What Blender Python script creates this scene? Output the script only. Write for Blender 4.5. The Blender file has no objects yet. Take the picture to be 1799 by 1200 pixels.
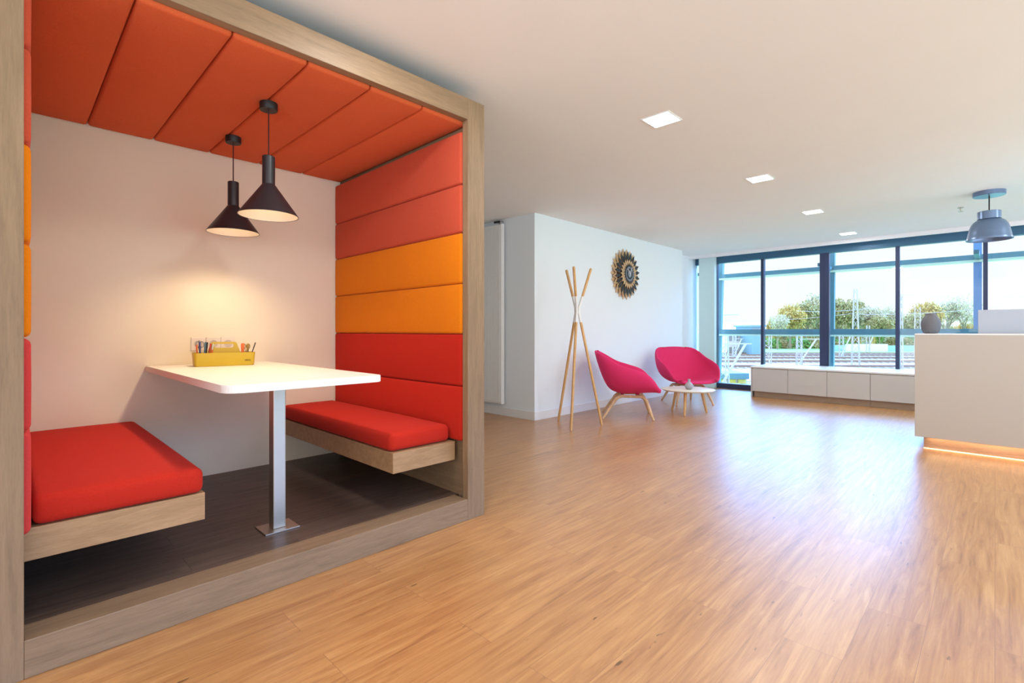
import bpy, bmesh, math, random
from math import sin, cos, pi, radians, atan2, sqrt
from mathutils import Vector, Matrix

S = bpy.context.scene
# ---------------------------------------------------------------- camera
HFOC = 868.0          # focal length in pixels of the 1799x1200 frame
YAW = radians(44.349)
cam_data = bpy.data.cameras.new('camera')
cam_data.sensor_fit = 'HORIZONTAL'
cam_data.sensor_width = 36.0
cam_data.lens = 36.0 * HFOC / 1799.0
cam_data.shift_y = -19.0 / 1799.0
cam_data.clip_start = 0.05
cam_data.clip_end = 2000
cam = bpy.data.objects.new('camera', cam_data)
S.collection.objects.link(cam)
cam.location = (0, 0, 1.15)
cam.rotation_euler = (radians(90), 0, YAW - radians(90))
S.camera = cam

# ---------------------------------------------------------------- world
world = bpy.data.worlds.new('sky')
S.world = world
world.use_nodes = True
wt = world.node_tree
wt.nodes.clear()
w_out = wt.nodes.new('ShaderNodeOutputWorld')
w_bg = wt.nodes.new('ShaderNodeBackground')
w_tc = wt.nodes.new('ShaderNodeTexCoord')
w_sep = wt.nodes.new('ShaderNodeSeparateXYZ')
wt.links.new(w_tc.outputs['Generated'], w_sep.inputs[0])

def w_ramp(src, stops):
    r = wt.nodes.new('ShaderNodeValToRGB')
    els = r.color_ramp.elements
    while len(els) < len(stops):
        els.new(0.5)
    for e, (p, c) in zip(els, stops):
        e.position = p
        e.color = (*c, 1)
    wt.links.new(src, r.inputs[0])
    return r.outputs[0]

w_map = wt.nodes.new('ShaderNodeMapRange')
w_map.inputs[1].default_value = -1
w_map.inputs[2].default_value = 1
wt.links.new(w_sep.outputs['Z'], w_map.inputs[0])
# blue side of the sky (beyond the window front)
cool = w_ramp(w_map.outputs[0], [(0.0, (.9, .95, 1.0)), (.49, (.85, .9, .95)), (.505, (.252, .265, .270)),
                                 (.575, (.245, .27, .285)), (.605, (.42, .95, 1.9)), (.65, (.75, 1.85, 4.2)), (.8, (1.2, 2.5, 4.8)), (1.0, (.9, 1.9, 3.6))])
# hazy warm side of the sky (behind the camera)
warm = w_ramp(w_map.outputs[0], [(0.0, (.88, .97, 1.05)), (.49, (.84, .93, 1.0)), (.51, (.42, .42, .42)), (1.0, (.40, .41, .43))])
w_az = wt.nodes.new('ShaderNodeMapRange')
w_az.inputs[1].default_value = -0.25
w_az.inputs[2].default_value = 0.25
wt.links.new(w_sep.outputs['X'], w_az.inputs[0])
w_mix = wt.nodes.new('ShaderNodeMix')
w_mix.data_type = 'RGBA'
wt.links.new(w_az.outputs[0], w_mix.inputs[0])
wt.links.new(warm, w_mix.inputs[6])
wt.links.new(cool, w_mix.inputs[7])
wt.links.new(w_mix.outputs[2], w_bg.inputs[0])
w_bg.inputs[1].default_value = 4.0
wt.links.new(w_bg.outputs[0], w_out.inputs[0])

# ---------------------------------------------------------------- colour management
S.view_settings.view_transform = 'Standard'
S.view_settings.look = 'None'
S.view_settings.gamma = 1.0
S.view_settings.use_curve_mapping = False
S.view_settings.exposure = 0.1
S.render.film_transparent = False

CEIL_LAMP_W = 15.0      # watts of each ceiling panel
BOOTH_LAMP_W = 21.0      # watts of each booth pendant

# ---------------------------------------------------------------- materials
def lin(c):
    return tuple(((v / 255) / 12.92 if v / 255 <= .04045 else ((v / 255 + .055) / 1.055) ** 2.4) for v in c)

def new_mat(name):
    m = bpy.data.materials.new(name)
    m.use_nodes = True
    nt = m.node_tree
    b = nt.nodes['Principled BSDF']
    return m, nt, b

def tex_coord(nt, scale=(1, 1, 1), rot=(0, 0, 0)):
    tc = nt.nodes.new('ShaderNodeTexCoord')
    mp = nt.nodes.new('ShaderNodeMapping')
    mp.inputs['Scale'].default_value = scale
    mp.inputs['Rotation'].default_value = rot
    nt.links.new(tc.outputs['Object'], mp.inputs[0])
    return mp.outputs[0]

def noise(nt, vec, scale, detail=3, rough=.5, dist=0):
    n = nt.nodes.new('ShaderNodeTexNoise')
    n.inputs['Scale'].default_value = scale
    n.inputs['Detail'].default_value = detail
    n.inputs['Roughness'].default_value = rough
    n.inputs['Distortion'].default_value = dist
    nt.links.new(vec, n.inputs['Vector'])
    return n.outputs[0]

def mixc(nt, fac, a, b, mode='MIX'):
    m = nt.nodes.new('ShaderNodeMix')
    m.data_type = 'RGBA'
    m.blend_type = mode
    for i, v in ((0, fac), (6, a), (7, b)):
        if isinstance(v, (int, float)):
            m.inputs[i].default_value = v
        elif isinstance(v, tuple):
            m.inputs[i].default_value = (*v[:3], 1)
        else:
            nt.links.new(v, m.inputs[i])
    return m.outputs[2]

def ramp(nt, src, stops):
    r = nt.nodes.new('ShaderNodeValToRGB')
    els = r.color_ramp.elements
    while len(els) < len(stops):
        els.new(0.5)
    for e, (p, c) in zip(els, stops):
        e.position = p
        e.color = (*c, 1)
    nt.links.new(src, r.inputs[0])
    return r.outputs[0]

def bump(nt, b, height, strength, dist=.002):
    n = nt.nodes.new('ShaderNodeBump')
    n.inputs['Strength'].default_value = strength
    n.inputs['Distance'].default_value = dist
    nt.links.new(height, n.inputs['Height'])
    nt.links.new(n.outputs[0], b.inputs['Normal'])

def plain(name, col, rough=.5, metal=0., spec=.5, var=.04, emit=None, estr=0, bmp=0., bscale=80):
    m, nt, b = new_mat(name)
    v = tex_coord(nt)
    n = noise(nt, v, 3.0 if var else 1)
    c = mixc(nt, n, tuple(x * (1 - var) for x in col), tuple(min(1, x * (1 + var)) for x in col))
    nt.links.new(c, b.inputs['Base Color'])
    b.inputs['Roughness'].default_value = rough
    b.inputs['Metallic'].default_value = metal
    b.inputs['Specular IOR Level'].default_value = spec
    if emit:
        b.inputs['Emission Color'].default_value = (*emit, 1)
        b.inputs['Emission Strength'].default_value = estr
    if bmp:
        bump(nt, b, noise(nt, v, bscale, 4), bmp)
    return m

def fabric(name, col, dark=.55, light=1.4):
    m, nt, b = new_mat(name)
    v = tex_coord(nt)
    n1 = noise(nt, v, 150, 4, .8)
    n2 = noise(nt, v, 6, 3)
    c = mixc(nt, n1, tuple(x * dark for x in col), tuple(min(1, x * light) for x in col))
    c2 = mixc(nt, n2, c, tuple(x * .9 for x in col))
    nt.links.new(c2, b.inputs['Base Color'])
    b.inputs['Roughness'].default_value = .95
    b.inputs['Specular IOR Level'].default_value = .15
    b.inputs['Sheen Weight'].default_value = .25
    b.inputs['Sheen Roughness'].default_value = .5
    b.inputs['Sheen Tint'].default_value = (*[min(1, x * 1.6 + .1) for x in col], 1)
    bump(nt, b, n1, .25, .001)
    return m

def wood(name, c1, c2, scale=(1, 1, 1), rough=.5, gs=14, spec=.4, contrast=(.35, .65)):
    """grain runs along the axis whose scale is small"""
    m, nt, b = new_mat(name)
    v = tex_coord(nt, scale)
    n1 = noise(nt, v, gs, 5, .6, .6)
    n2 = noise(nt, v, gs * 6, 3, .6)
    f = mixc(nt, .35, n1, n2)
    c = ramp(nt, f, [(contrast[0], c1), (contrast[1], c2)])
    nt.links.new(c, b.inputs['Base Color'])
    b.inputs['Roughness'].default_value = rough
    b.inputs['Specular IOR Level'].default_value = spec
    bump(nt, b, n2, .08, .001)
    return m

def plank_floor(name, tones, pl, pw, rough, spec, gap=.0012, seamcol=(.12, .07, .04), marks=True, coat=0.):
    m, nt, b = new_mat(name)
    tc = tex_coord(nt)
    br = nt.nodes.new('ShaderNodeTexBrick')
    br.offset = .37
    br.inputs['Color1'].default_value = (0, 0, 0, 1)
    br.inputs['Color2'].default_value = (1, 1, 1, 1)
    br.inputs['Mortar'].default_value = (.5, .5, .5, 1)
    br.inputs['Scale'].default_value = 1
    br.inputs['Mortar Size'].default_value = gap
    br.inputs['Mortar Smooth'].default_value = .3
    br.inputs['Brick Width'].default_value = pl
    br.inputs['Row Height'].default_value = pw
    nt.links.new(tc, br.inputs['Vector'])
    # shift the grain in every plank
    sc = nt.nodes.new('ShaderNodeVectorMath')
    sc.operation = 'SCALE'
    nt.links.new(br.outputs['Color'], sc.inputs[0])
    sc.inputs['Scale'].default_value = 23
    add = nt.nodes.new('ShaderNodeVectorMath')
    add.operation = 'ADD'
    nt.links.new(tc, add.inputs[0])
    nt.links.new(sc.outputs[0], add.inputs[1])
    mp = nt.nodes.new('ShaderNodeMapping')
    mp.inputs['Scale'].default_value = (.9, 11, 1)
    nt.links.new(add.outputs[0], mp.inputs[0])
    g1 = noise(nt, mp.outputs[0], 1.6, 7, .66, 1.8)
    mp2 = nt.nodes.new('ShaderNodeMapping')
    mp2.inputs['Scale'].default_value = (2.2, 60, 1)
    nt.links.new(add.outputs[0], mp2.inputs[0])
    g2 = noise(nt, mp2.outputs[0], 1.5, 4, .6)
    g = mixc(nt, .34, g1, g2)
    col = ramp(nt, g, [(.30, tones[0]), (.43, tones[1]), (.55, tones[2]), (.68, tones[3])])
    col = mixc(nt, .14, col, mixc(nt, br.outputs['Color'], tuple(t * .82 for t in tones[1]), tones[3]))
    if marks:
        mp3 = nt.nodes.new('ShaderNodeMapping')
        mp3.inputs['Scale'].default_value = (7, 24, 1)
        nt.links.new(add.outputs[0], mp3.inputs[0])
        k = noise(nt, mp3.outputs[0], 1.5, 2, .5)
        kf = ramp(nt, k, [(.73, (0, 0, 0)), (.79, (.8, .8, .8))])
        col = mixc(nt, kf, col, tuple(t * .45 for t in tones[0]))
    col = mixc(nt, br.outputs['Fac'], col, seamcol)
    nt.links.new(col, b.inputs['Base Color'])
    rr = nt.nodes.new('ShaderNodeMapRange')
    rr.inputs[3].default_value = rough - .04
    rr.inputs[4].default_value = rough + .06
    nt.links.new(g2, rr.inputs[0])
    nt.links.new(rr.outputs[0], b.inputs['Roughness'])
    b.inputs['Specular IOR Level'].default_value = spec
    b.inputs['Coat Weight'].default_value = coat
    b.inputs['Coat Roughness'].default_value = .31
    bump(nt, b, g2, .05, .001)
    return m

def glass_mat(name, tint=(.97, .99, 1.0)):
    m = bpy.data.materials.new(name)
    m.use_nodes = True
    nt = m.node_tree
    nt.nodes.clear()
    o = nt.nodes.new('ShaderNodeOutputMaterial')
    t = nt.nodes.new('ShaderNodeBsdfTransparent')
    t.inputs[0].default_value = (*tint, 1)
    g = nt.nodes.new('ShaderNodeBsdfGlossy')
    g.inputs['Roughness'].default_value = .02
    fr = nt.nodes.new('ShaderNodeFresnel')
    fr.inputs[0].default_value = 1.45
    mx = nt.nodes.new('ShaderNodeMixShader')
    nt.links.new(fr.outputs[0], mx.inputs[0])
    nt.links.new(t.outputs[0], mx.inputs[1])
    nt.links.new(g.outputs[0], mx.inputs[2])
    nt.links.new(mx.outputs[0], o.inputs[0])
    return m

def leafy(name, c1, c2):
    m, nt, b = new_mat(name)
    v = tex_coord(nt)
    n = noise(nt, v, .5, 3)
    oi = nt.nodes.new('ShaderNodeObjectInfo')
    c = ramp(nt, n, [(.35, c1), (.65, c2)])
    c = mixc(nt, .25, c, mixc(nt, oi.outputs['Random'], c1, c2))
    nt.links.new(c, b.inputs['Base Color'])
    b.inputs['Roughness'].default_value = .9
    b.inputs['Specular IOR Level'].default_value = .1
    return m

M = {}
M['wall'] = plain('wall_paint', (.80, .80, .79), .9, var=.01, bmp=.05, bscale=200)
M['booth_wall'] = plain('booth_wall_paint', (.78, .71, .58), .9, var=.01, bmp=.05, bscale=200)
M['wall_cool'] = plain('cool_white_paint', (.80, .86, .90), .9, var=.01, bmp=.05, bscale=200)
M['column'] = plain('pale_green_boxing', lin((206, 228, 226)), .6, var=.01)
M['ceiling'] = plain('ceiling_paint', (.88, .88, .865), .92, var=.015, bmp=.06, bscale=30)
M['white'] = plain('white_laminate', (.80, .80, .79), .35, var=.01)
M['cab'] = plain('cabinet_lacquer', (.60, .585, .565), .4, var=.015)
M['desk'] = plain('reception_front', (.50, .455, .41), .5, var=.02)
M['trim'] = plain('white_trim', (.80, .80, .80), .5, var=.01)
M['table'] = plain('table_laminate', (.80, .79, .77), .45, var=.01)
M['floor'] = plank_floor('oak_vinyl_planks', [lin((122, 78, 42)), lin((167, 114, 66)), lin((186, 134, 80)), lin((204, 154, 98))],
                         1.25, .19, .34, .6, gap=.0009, seamcol=lin((140, 94, 62)), coat=.42)
M['dark_floor'] = plank_floor('dark_platform_planks', [lin((48, 36, 30)), lin((72, 57, 48)), lin((92, 75, 64)), lin((108, 90, 78))],
                              1.2, .17, .4, .4, gap=.001, seamcol=(.01, .008, .006), marks=False)
frame_a, frame_b = lin((124, 100, 76)), lin((148, 121, 93))
M['frame_z'] = wood('frame_wood_upright', frame_a, frame_b, (6, 6, .5), .5, 6)
M['frame_x'] = wood('frame_wood_level', frame_a, frame_b, (.5, 6, 6), .5, 6)
M['frame_y'] = wood('frame_wood_deep', frame_a, frame_b, (6, .5, 6), .5, 6)
M['bench'] = wood('bench_wood', lin((150, 116, 80)), lin((178, 142, 104)), (.6, 4, 5), .5, 6)
M['kick'] = wood('plinth_wood', lin((140, 118, 98)), lin((166, 142, 120)), (5, .6, 5), .5, 6)
M['oak'] = wood('light_oak', lin((196, 148, 92)), lin((226, 182, 126)), (8, 8, .8), .45, 5)
M['oak2'] = wood('beech_legs', lin((196, 156, 116)), lin((226, 190, 150)), (8, 8, .8), .45, 5)
M['table_oak'] = wood('pale_table_top', lin((214, 200, 178)), lin((232, 222, 204)), (6, .8, 6), .35, 5)
M['coral'] = fabric('coral_fabric', lin((192, 80, 56)))
M['roof_fab'] = fabric('rust_orange_fabric', lin((206, 94, 54)))
M['orange'] = fabric('orange_fabric', lin((222, 122, 14)))
M['red'] = fabric('red_fabric', lin((180, 36, 22)))
M['seat'] = fabric('seat_red_fabric', lin((186, 42, 28)))
M['rose'] = fabric('rose_fabric', lin((196, 62, 60)))
M['pink'] = fabric('pink_fabric', lin((228, 56, 110)))
M['pad_board'] = plain('black_board', (.01, .01, .01), .8)
M['black'] = plain('black_lamp_metal', lin((52, 50, 54)), .38, .3)
M['black2'] = plain('black_plastic', lin((24, 23, 24)), .5)
M['cord'] = plain('dark_red_cord', lin((60, 18, 18)), .7)
M['shade_in'] = plain('shade_inner_cream', (.85, .78, .66), .6)
M['steel'] = plain('brushed_steel', (.50, .45, .40), .42, 1.0, var=.05)
M['lampblue'] = plain('blue_grey_lamp', lin((112, 132, 162)), .3, .5)
M['alu_dark'] = plain('dark_aluminium_frame', lin((48, 58, 88)), .4, .2)
M['alu_flare'] = plain('flare_lit_head_frame', lin((58, 100, 128)), .4, .2)  # flare over the window head is put into its frame colour
M['ext_steel'] = plain('teal_painted_steel', lin((78, 122, 130)), .45, .1)
M['ext_blue'] = plain('blue_painted_steel', lin((92, 130, 170)), .45, .1)
M['ext_light'] = plain('pale_green_steel', lin((190, 208, 180)), .5)
M['galv'] = plain('galvanised_steel', (.50, .50, .50), .5, .1)
M['glass'] = glass_mat('window_glass')
M['radiator'] = plain('radiator_enamel', (.80, .80, .78), .3, var=.01)
M['vase'] = plain('dark_grey_ceramic', lin((104, 104, 110)), .6, var=.08)
M['vase2'] = plain('light_grey_ceramic', lin((168, 166, 172)), .5, var=.1)
M['mustard'] = plain('mustard_plastic', lin((196, 166, 40)), .45, var=.03)
M['print'] = plain('dark_print', lin((74, 60, 16)), .6)
M['socket'] = plain('socket_plastic', (.74, .66, .60), .4, var=.01)
M['socket_hole'] = plain('socket_insert_plastic', (.55, .47, .42), .6)  # darker plastic tone of the round socket inserts
M['screen'] = plain('screen_grey', lin((178, 180, 190)), .12, spec=.7)
M['led'] = plain('warm_led', (1, .8, .6), .5, emit=(1.0, .62, .34), estr=1.7)
M['panel_light'] = plain('panel_diffuser', (1, 1, 1), .5, emit=(1, .98, .95), estr=9)
M['bulb'] = plain('warm_bulb', (1, .9, .7), .5, emit=(1, .78, .48), estr=8)
M['clock_wood'] = wood('clock_ply', lin((196, 162, 120)), lin((222, 190, 150)), (3, 3, 3), .5, 6)
M['clock_black'] = plain('clock_black', lin((34, 34, 42)), .5)
M['clock_face'] = plain('clock_grey', lin((128, 138, 152)), .5)
M['hand'] = plain('clock_hand_white', (.85, .85, .85), .4)
for nm, c in dict(p_orange=(226, 110, 50), p_blue=(60, 70, 130), p_grey=(120, 126, 134), p_red=(186, 60, 40), p_gold=(150, 120, 50),
                  p_dark=(50, 46, 44), p_white=(200, 200, 200), p_teal=(70, 110, 130)).items():
    M[nm] = plain('pen_' + nm[2:], lin(c), .4)
M['bark'] = plain('bark', lin((150, 138, 118)), .9, var=.2)
M['leaf_olive'] = leafy('olive_leaves', lin((160, 154, 112)), lin((188, 178, 134)))  # paled and desaturated: distance haze is put into the leaf colour
M['leaf_gold'] = leafy('golden_leaves', lin((188, 164, 96)), lin((208, 184, 124)))  # haze of the distance painted into the golden leaves too
M['leaf_pale'] = leafy('pale_twigs', lin((196, 190, 164)), lin((214, 206, 184)))
M['leaf_green'] = leafy('green_leaves', lin((104, 156, 84)), lin((150, 188, 116)))
M['grass'] = leafy('trackside_grass', lin((110, 150, 84)), lin((150, 174, 110)))
M['ballast'] = plain('ballast', lin((160, 140, 120)), .95, var=.15)
M['rail'] = plain('rusty_rail', lin((130, 100, 80)), .6, var=.1)
M['sleeper'] = plain('concrete_sleeper', lin((190, 184, 176)), .9)
M['render'] = plain('white_render', (.8, .8, .8), .8)
M['slate'] = plain('blue_grey_cladding', lin((120, 164, 186)), .6)
M['pane_out'] = plain('far_window_pane', lin((150, 156, 160)), .3)
M['tarmac'] = plain('pale_platform_paving', lin((150, 150, 148)), .9)
M['yellow'] = plain('yellow_strip', lin((214, 206, 110)), .8)
M['wagon'] = plain('wagon_blue', lin((150, 190, 214)), .5)

# ---------------------------------------------------------------- mesh helpers
def B():
    return bmesh.new()

def add_box(bm, a, b, bev=0., seg=2):
    x0, x1 = sorted((a[0], b[0])); y0, y1 = sorted((a[1], b[1])); z0, z1 = sorted((a[2], b[2]))
    v = [bm.verts.new(p) for p in ((x0, y0, z0), (x1, y0, z0), (x1, y1, z0), (x0, y1, z0),
                                   (x0, y0, z1), (x1, y0, z1), (x1, y1, z1), (x0, y1, z1))]
    fs = [bm.faces.new([v[i] for i in q]) for q in ((3, 2, 1, 0), (4, 5, 6, 7), (0, 1, 5, 4), (1, 2, 6, 5), (2, 3, 7, 6), (3, 0, 4, 7))]
    if bev:
        es = list({e for f in fs for e in f.edges})
        bmesh.ops.bevel(bm, geom=es, offset=bev, segments=seg, affect='EDGES', profile=.5)
    return bm

def add_puff(bm, a, b, r, bulge=(0, 0, 0, 0, 0, 0), n=10, rs=3):
    """rounded box; bulge = extra outward swelling on -x,+x,-y,+y,-z,+z"""
    c = [(a[i] + b[i]) / 2 for i in range(3)]
    h = [abs(b[i] - a[i]) / 2 for i in range(3)]
    r = min(r, min(h) * .98)
    def axis(hh):
        o = [-hh + r * (1 - cos(k / rs * pi / 2)) for k in range(rs + 1)]
        inner = hh - r
        k = max(2, int(n * min(1, inner / max(h))))
        mid = [-inner + 2 * inner * i / k for i in range(1, k)]
        return o + mid + [-x for x in reversed(o)]
    ax = [axis(x) for x in h]
    cache = {}
    def vert(p):
        key = tuple(round(q, 6) for q in p)
        if key in cache:
            return cache[key]
        q = [max(-(h[i] - r), min(h[i] - r, p[i])) for i in range(3)]
        d = Vector([p[i] - q[i] for i in range(3)])
        s = Vector(q) + (d.normalized() * r if d.length > 1e-9 else Vector())
        w = [1 - (p[i] / h[i]) ** 2 for i in range(3)]
        for i in range(3):
            o = [j for j in range(3) if j != i]
            side = 1 if p[i] > 0 else 0
            if abs(p[i]) > h[i] * .999:
                s[i] += (1 if side else -1) * bulge[2 * i + side] * w[o[0]] ** .5 * w[o[1]] ** .5
        v = bm.verts.new([s[i] + c[i] for i in range(3)])
        cache[key] = v
        return v
    for i in range(3):
        j, k = [(1, 2), (2, 0), (0, 1)][i]
        for sgn in (-1, 1):
            for u in range(len(ax[j]) - 1):
                for w in range(len(ax[k]) - 1):
                    pts = []
                    for (du, dw) in ((0, 0), (1, 0), (1, 1), (0, 1)):
                        p = [0, 0, 0]
                        p[i] = sgn * h[i]; p[j] = ax[j][u + du]; p[k] = ax[k][w + dw]
                        pts.append(vert(p))
                    if sgn < 0:
                        pts.reverse()
                    try:
                        bm.faces.new(pts)
                    except ValueError:
                        pass
    return bm

def add_tube(bm, pts, rad, n=12, cap=True):
    pts = [Vector(p) for p in pts]
    rads = rad if isinstance(rad, (list, tuple)) else [rad] * len(pts)
    rings = []
    up = None
    for i, p in enumerate(pts):
        if i == 0: t = pts[1] - p
        elif i == len(pts) - 1: t = p - pts[i - 1]
        else: t = (pts[i + 1] - p).normalized() + (p - pts[i - 1]).normalized()
        t.normalize()
        if up is None:
            up = Vector((0, 0, 1)) if abs(t.z) < .9 else Vector((1, 0, 0))
        s = t.cross(up).normalized()
        up = s.cross(t).normalized()
        rings.append([bm.verts.new(p + (s * cos(2 * pi * k / n) + up * sin(2 * pi * k / n)) * rads[i]) for k in range(n)])
    for a, b in zip(rings, rings[1:]):
        for k in range(n):
            bm.faces.new((a[k], a[(k + 1) % n], b[(k + 1) % n], b[k]))
    if cap:
        bm.faces.new(list(reversed(rings[0]))); bm.faces.new(rings[-1])
    return bm

def add_lathe(bm, prof, c=(0, 0, 0), n=40, fn=None):
    rings = []
    for r, z in prof:
        if r < 1e-6:
            rings.append([bm.verts.new((c[0], c[1], c[2] + z))])
        else:
            ring = []
            for k in range(n):
                a = 2 * pi * k / n
                rr = r * (fn(a, z) if fn else 1)
                ring.append(bm.verts.new((c[0] + rr * cos(a), c[1] + rr * sin(a), c[2] + z)))
            rings.append(ring)
    for a, b in zip(rings, rings[1:]):
        if len(a) == 1 and len(b) == 1: continue
        for k in range(n):
            k2 = (k + 1) % n
            if len(a) == 1: bm.faces.new((a[0], b[k2], b[k]))
            elif len(b) == 1: bm.faces.new((a[k], a[k2], b[0]))
            else: bm.faces.new((a[k], a[k2], b[k2], b[k]))
    return bm

def add_prism(bm, pts2, z0, z1, fn=lambda x, y, z: (x, y, z)):
    lo = [bm.verts.new(fn(x, y, z0)) for x, y in pts2]
    hi = [bm.verts.new(fn(x, y, z1)) for x, y in pts2]
    bm.faces.new(list(reversed(lo))); bm.faces.new(hi)
    n = len(pts2)
    for k in range(n):
        bm.faces.new((lo[k], lo[(k + 1) % n], hi[(k + 1) % n], hi[k]))
    return bm

def bar(bm, p, q, w, h=None):
    """square bar between two points"""
    h = h or w
    p, q = Vector(p), Vector(q)
    t = (q - p).normalized()
    up = Vector((0, 0, 1)) if abs(t.z) < .95 else Vector((1, 0, 0))
    s = t.cross(up).normalized() * w / 2
    u = s.cross(t).normalized() * h / 2
    v = [bm.verts.new(c + a * s + b * u) for c in (p, q) for a, b in ((-1, -1), (1, -1), (1, 1), (-1, 1))]
    for f in ((0, 1, 2, 3), (7, 6, 5, 4), (0, 4, 5, 1), (1, 5, 6, 2), (2, 6, 7, 3), (3, 7, 4, 0)):
        bm.faces.new([v[i] for i in f])
    return bm

def thing(name, label, cat, loc=(0, 0, 0), rotz=0, group=None):
    o = bpy.data.objects.new(name, None)
    o.empty_display_size = .1
    S.collection.objects.link(o)
    o.location = loc
    o.rotation_euler = (0, 0, rotz)
    o['label'] = label
    o['category'] = cat
    if group: o['group'] = group
    return o

def root_of(o):
    while o.parent: o = o.parent
    return o

def obj(name, bm, mat, parent=None, smooth=False, label=None, world=True, auto=None):
    """links bm as one mesh; world=True: bm is in world coordinates (root unrotated)"""
    me = bpy.data.meshes.new(name)
    bmesh.ops.recalc_face_normals(bm, faces=bm.faces)
    if parent is not None and world:
        bmesh.ops.translate(bm, vec=-Vector(root_of(parent).location), verts=bm.verts)
    if smooth:
        for f in bm.faces: f.smooth = True
        if auto is not None:
            for e in bm.edges:
                if len(e.link_faces) == 2 and e.calc_face_angle(0) > auto:
                    e.smooth = False
    bm.to_mesh(me); bm.free()
    me.materials.append(mat)
    o = bpy.data.objects.new(name, me)
    S.collection.objects.link(o)
    if parent is not None: o.parent = parent
    if label: o['label'] = label
    return o

def tag(o, label, cat, group=None, kind=None):
    o['label'] = label; o['category'] = cat
    if group: o['group'] = group
    if kind: o['kind'] = kind
    return o

def struct(name, bm, mat, parent=None, label=None, **k):
    o = obj(name, bm, mat, parent, **k)
    if parent is None:
        o['kind'] = 'structure'
        if label: o['label'] = label
    return o

def copy_tree(src, parent=None):
    c = src.copy()
    S.collection.objects.link(c)
    if parent is not None: c.parent = parent
    for ch in list(src.children):
        copy_tree(ch, c)
    return c

def base_shift(bm, c):
    bmesh.ops.translate(bm, vec=Vector(c), verts=bm.verts)
    return bm

# ================================================================ SETTING
H = 2.66
AX, AY = 4.72, 4.21            # outer corner of the accent wall
BX0, BX1, BY0, BYW = -.094, 2.09, 2.286, 4.0   # booth outline, wall behind it
WX = 10.05                     # window front
XB, YR = -3.2, -4.0            # rear and right sides, both left open for daylight fill

b = B(); add_box(b, (XB, YR, -.1), (WX + .12, 6.1, 0))
struct('floor', b, M['floor'], label='warm oak plank floor with glossy reflections')
b = B(); add_box(b, (XB, YR, H), (WX + .12, 6.1, H + .2))
struct('ceiling', b, M['ceiling'], label='smooth white ceiling')
b = B(); add_box(b, (XB, BYW, 0), (BX1 + .06, BYW + .12, H))
struct('wall_booth', b, M['booth_wall'], label='pale painted wall closing the back of the booth')
b = B(); add_box(b, (BX1 - .06, BYW + .12, 0), (BX1 + .06, 6.0, H))
struct('wall_niche', b, M['wall'])
b = B(); add_box(b, (BX1 - .06, 6.0, 0), (AX + .12, 6.1, H))
struct('wall_rear', b, M['wall'])
b = B(); add_box(b, (AX, AY + .12, 0), (AX + .12, 6.0, H))
struct('wall_radiator', b, M['wall_cool'], label='white wall carrying the tall radiator')
b = B(); add_box(b, (AX, AY, 0), (8.90, AY + .12, H))
struct('wall_left', b, M['wall_cool'], label='long white wall carrying the petal clock')
b = B(); add_box(b, (8.78, AY + .25, 0), (WX + .12, AY + .42, H))
struct('wall_return', b, M['wall_cool'], label='set-back white wall beside the window')
# baseboards
b = B(); add_box(b, (AX - .014, AY - .014, 0), (AX, 6.0, .11), .003)
struct('baseboard_radiator', b, M['trim'])
b = B(); add_box(b, (AX, AY - .014, 0), (8.90, AY, .11), .003)
struct('baseboard_left', b, M['trim'])
b = B(); add_box(b, (8.914, AY + .236, 0), (9.84, AY + .25, .11), .003)
struct('baseboard_return', b, M['trim'])
# column and ceiling track at the window
b = B(); add_box(b, (9.88, 4.01, 0), (10.0, 4.325, H), .004)
struct('trim_1', b, M['column'], label='white upright boxing at the left end of the window')
b = B(); add_box(b, (9.72, YR, 2.60), (9.77, AY + .25, H))
struct('trim_2', b, M['trim'], label='slim white curtain track under the ceiling edge')

# window front
win = bpy.data.objects.new('window_1', None); S.collection.objects.link(win)
win.location = (WX, 0, 0); win['kind'] = 'structure'
win['label'] = 'full height dark framed window front over the railway'
b = B(); add_box(b, (WX - .03, YR, 2.51), (WX + .09, AY + .25, H))
obj('header', b, M['alu_flare'], win)
b = B(); add_box(b, (WX - .04, YR, 0), (WX + .09, AY + .25, .10))
obj('bottom_rail', b, M['alu_dark'], win)
mull = [(4.03, .04), (3.158, .05), (2.14, .14), (1.123, .05), (.10, .05), (-.92, .14), (-1.94, .05), (-2.96, .05)]
for y, w in mull:
    b = B(); add_box(b, (WX - .03, y - w / 2, .10), (WX + .07, y + w / 2, 2.51))
    if w > .1:   # coupled frame: shadow groove between two posts
        add_box(b, (WX - .045, y - w / 2 + .02, .10), (WX - .03, y - .012, 2.51))
    obj('mullion', b, M['alu_dark'], win)
edges = [AY + .25] + [y for y, w in mull] + [YR]
for i in range(len(edges) - 1):
    y1 = edges[i] - (mull[i - 1][1] / 2 if i else 0)
    y0 = edges[i + 1] + (mull[i][1] / 2 if i < len(mull) else 0)
    b = B(); add_box(b, (WX + .02, y0, .10), (WX + .03, y1, 2.51))
    obj('pane', b, M['glass'], win)

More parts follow.
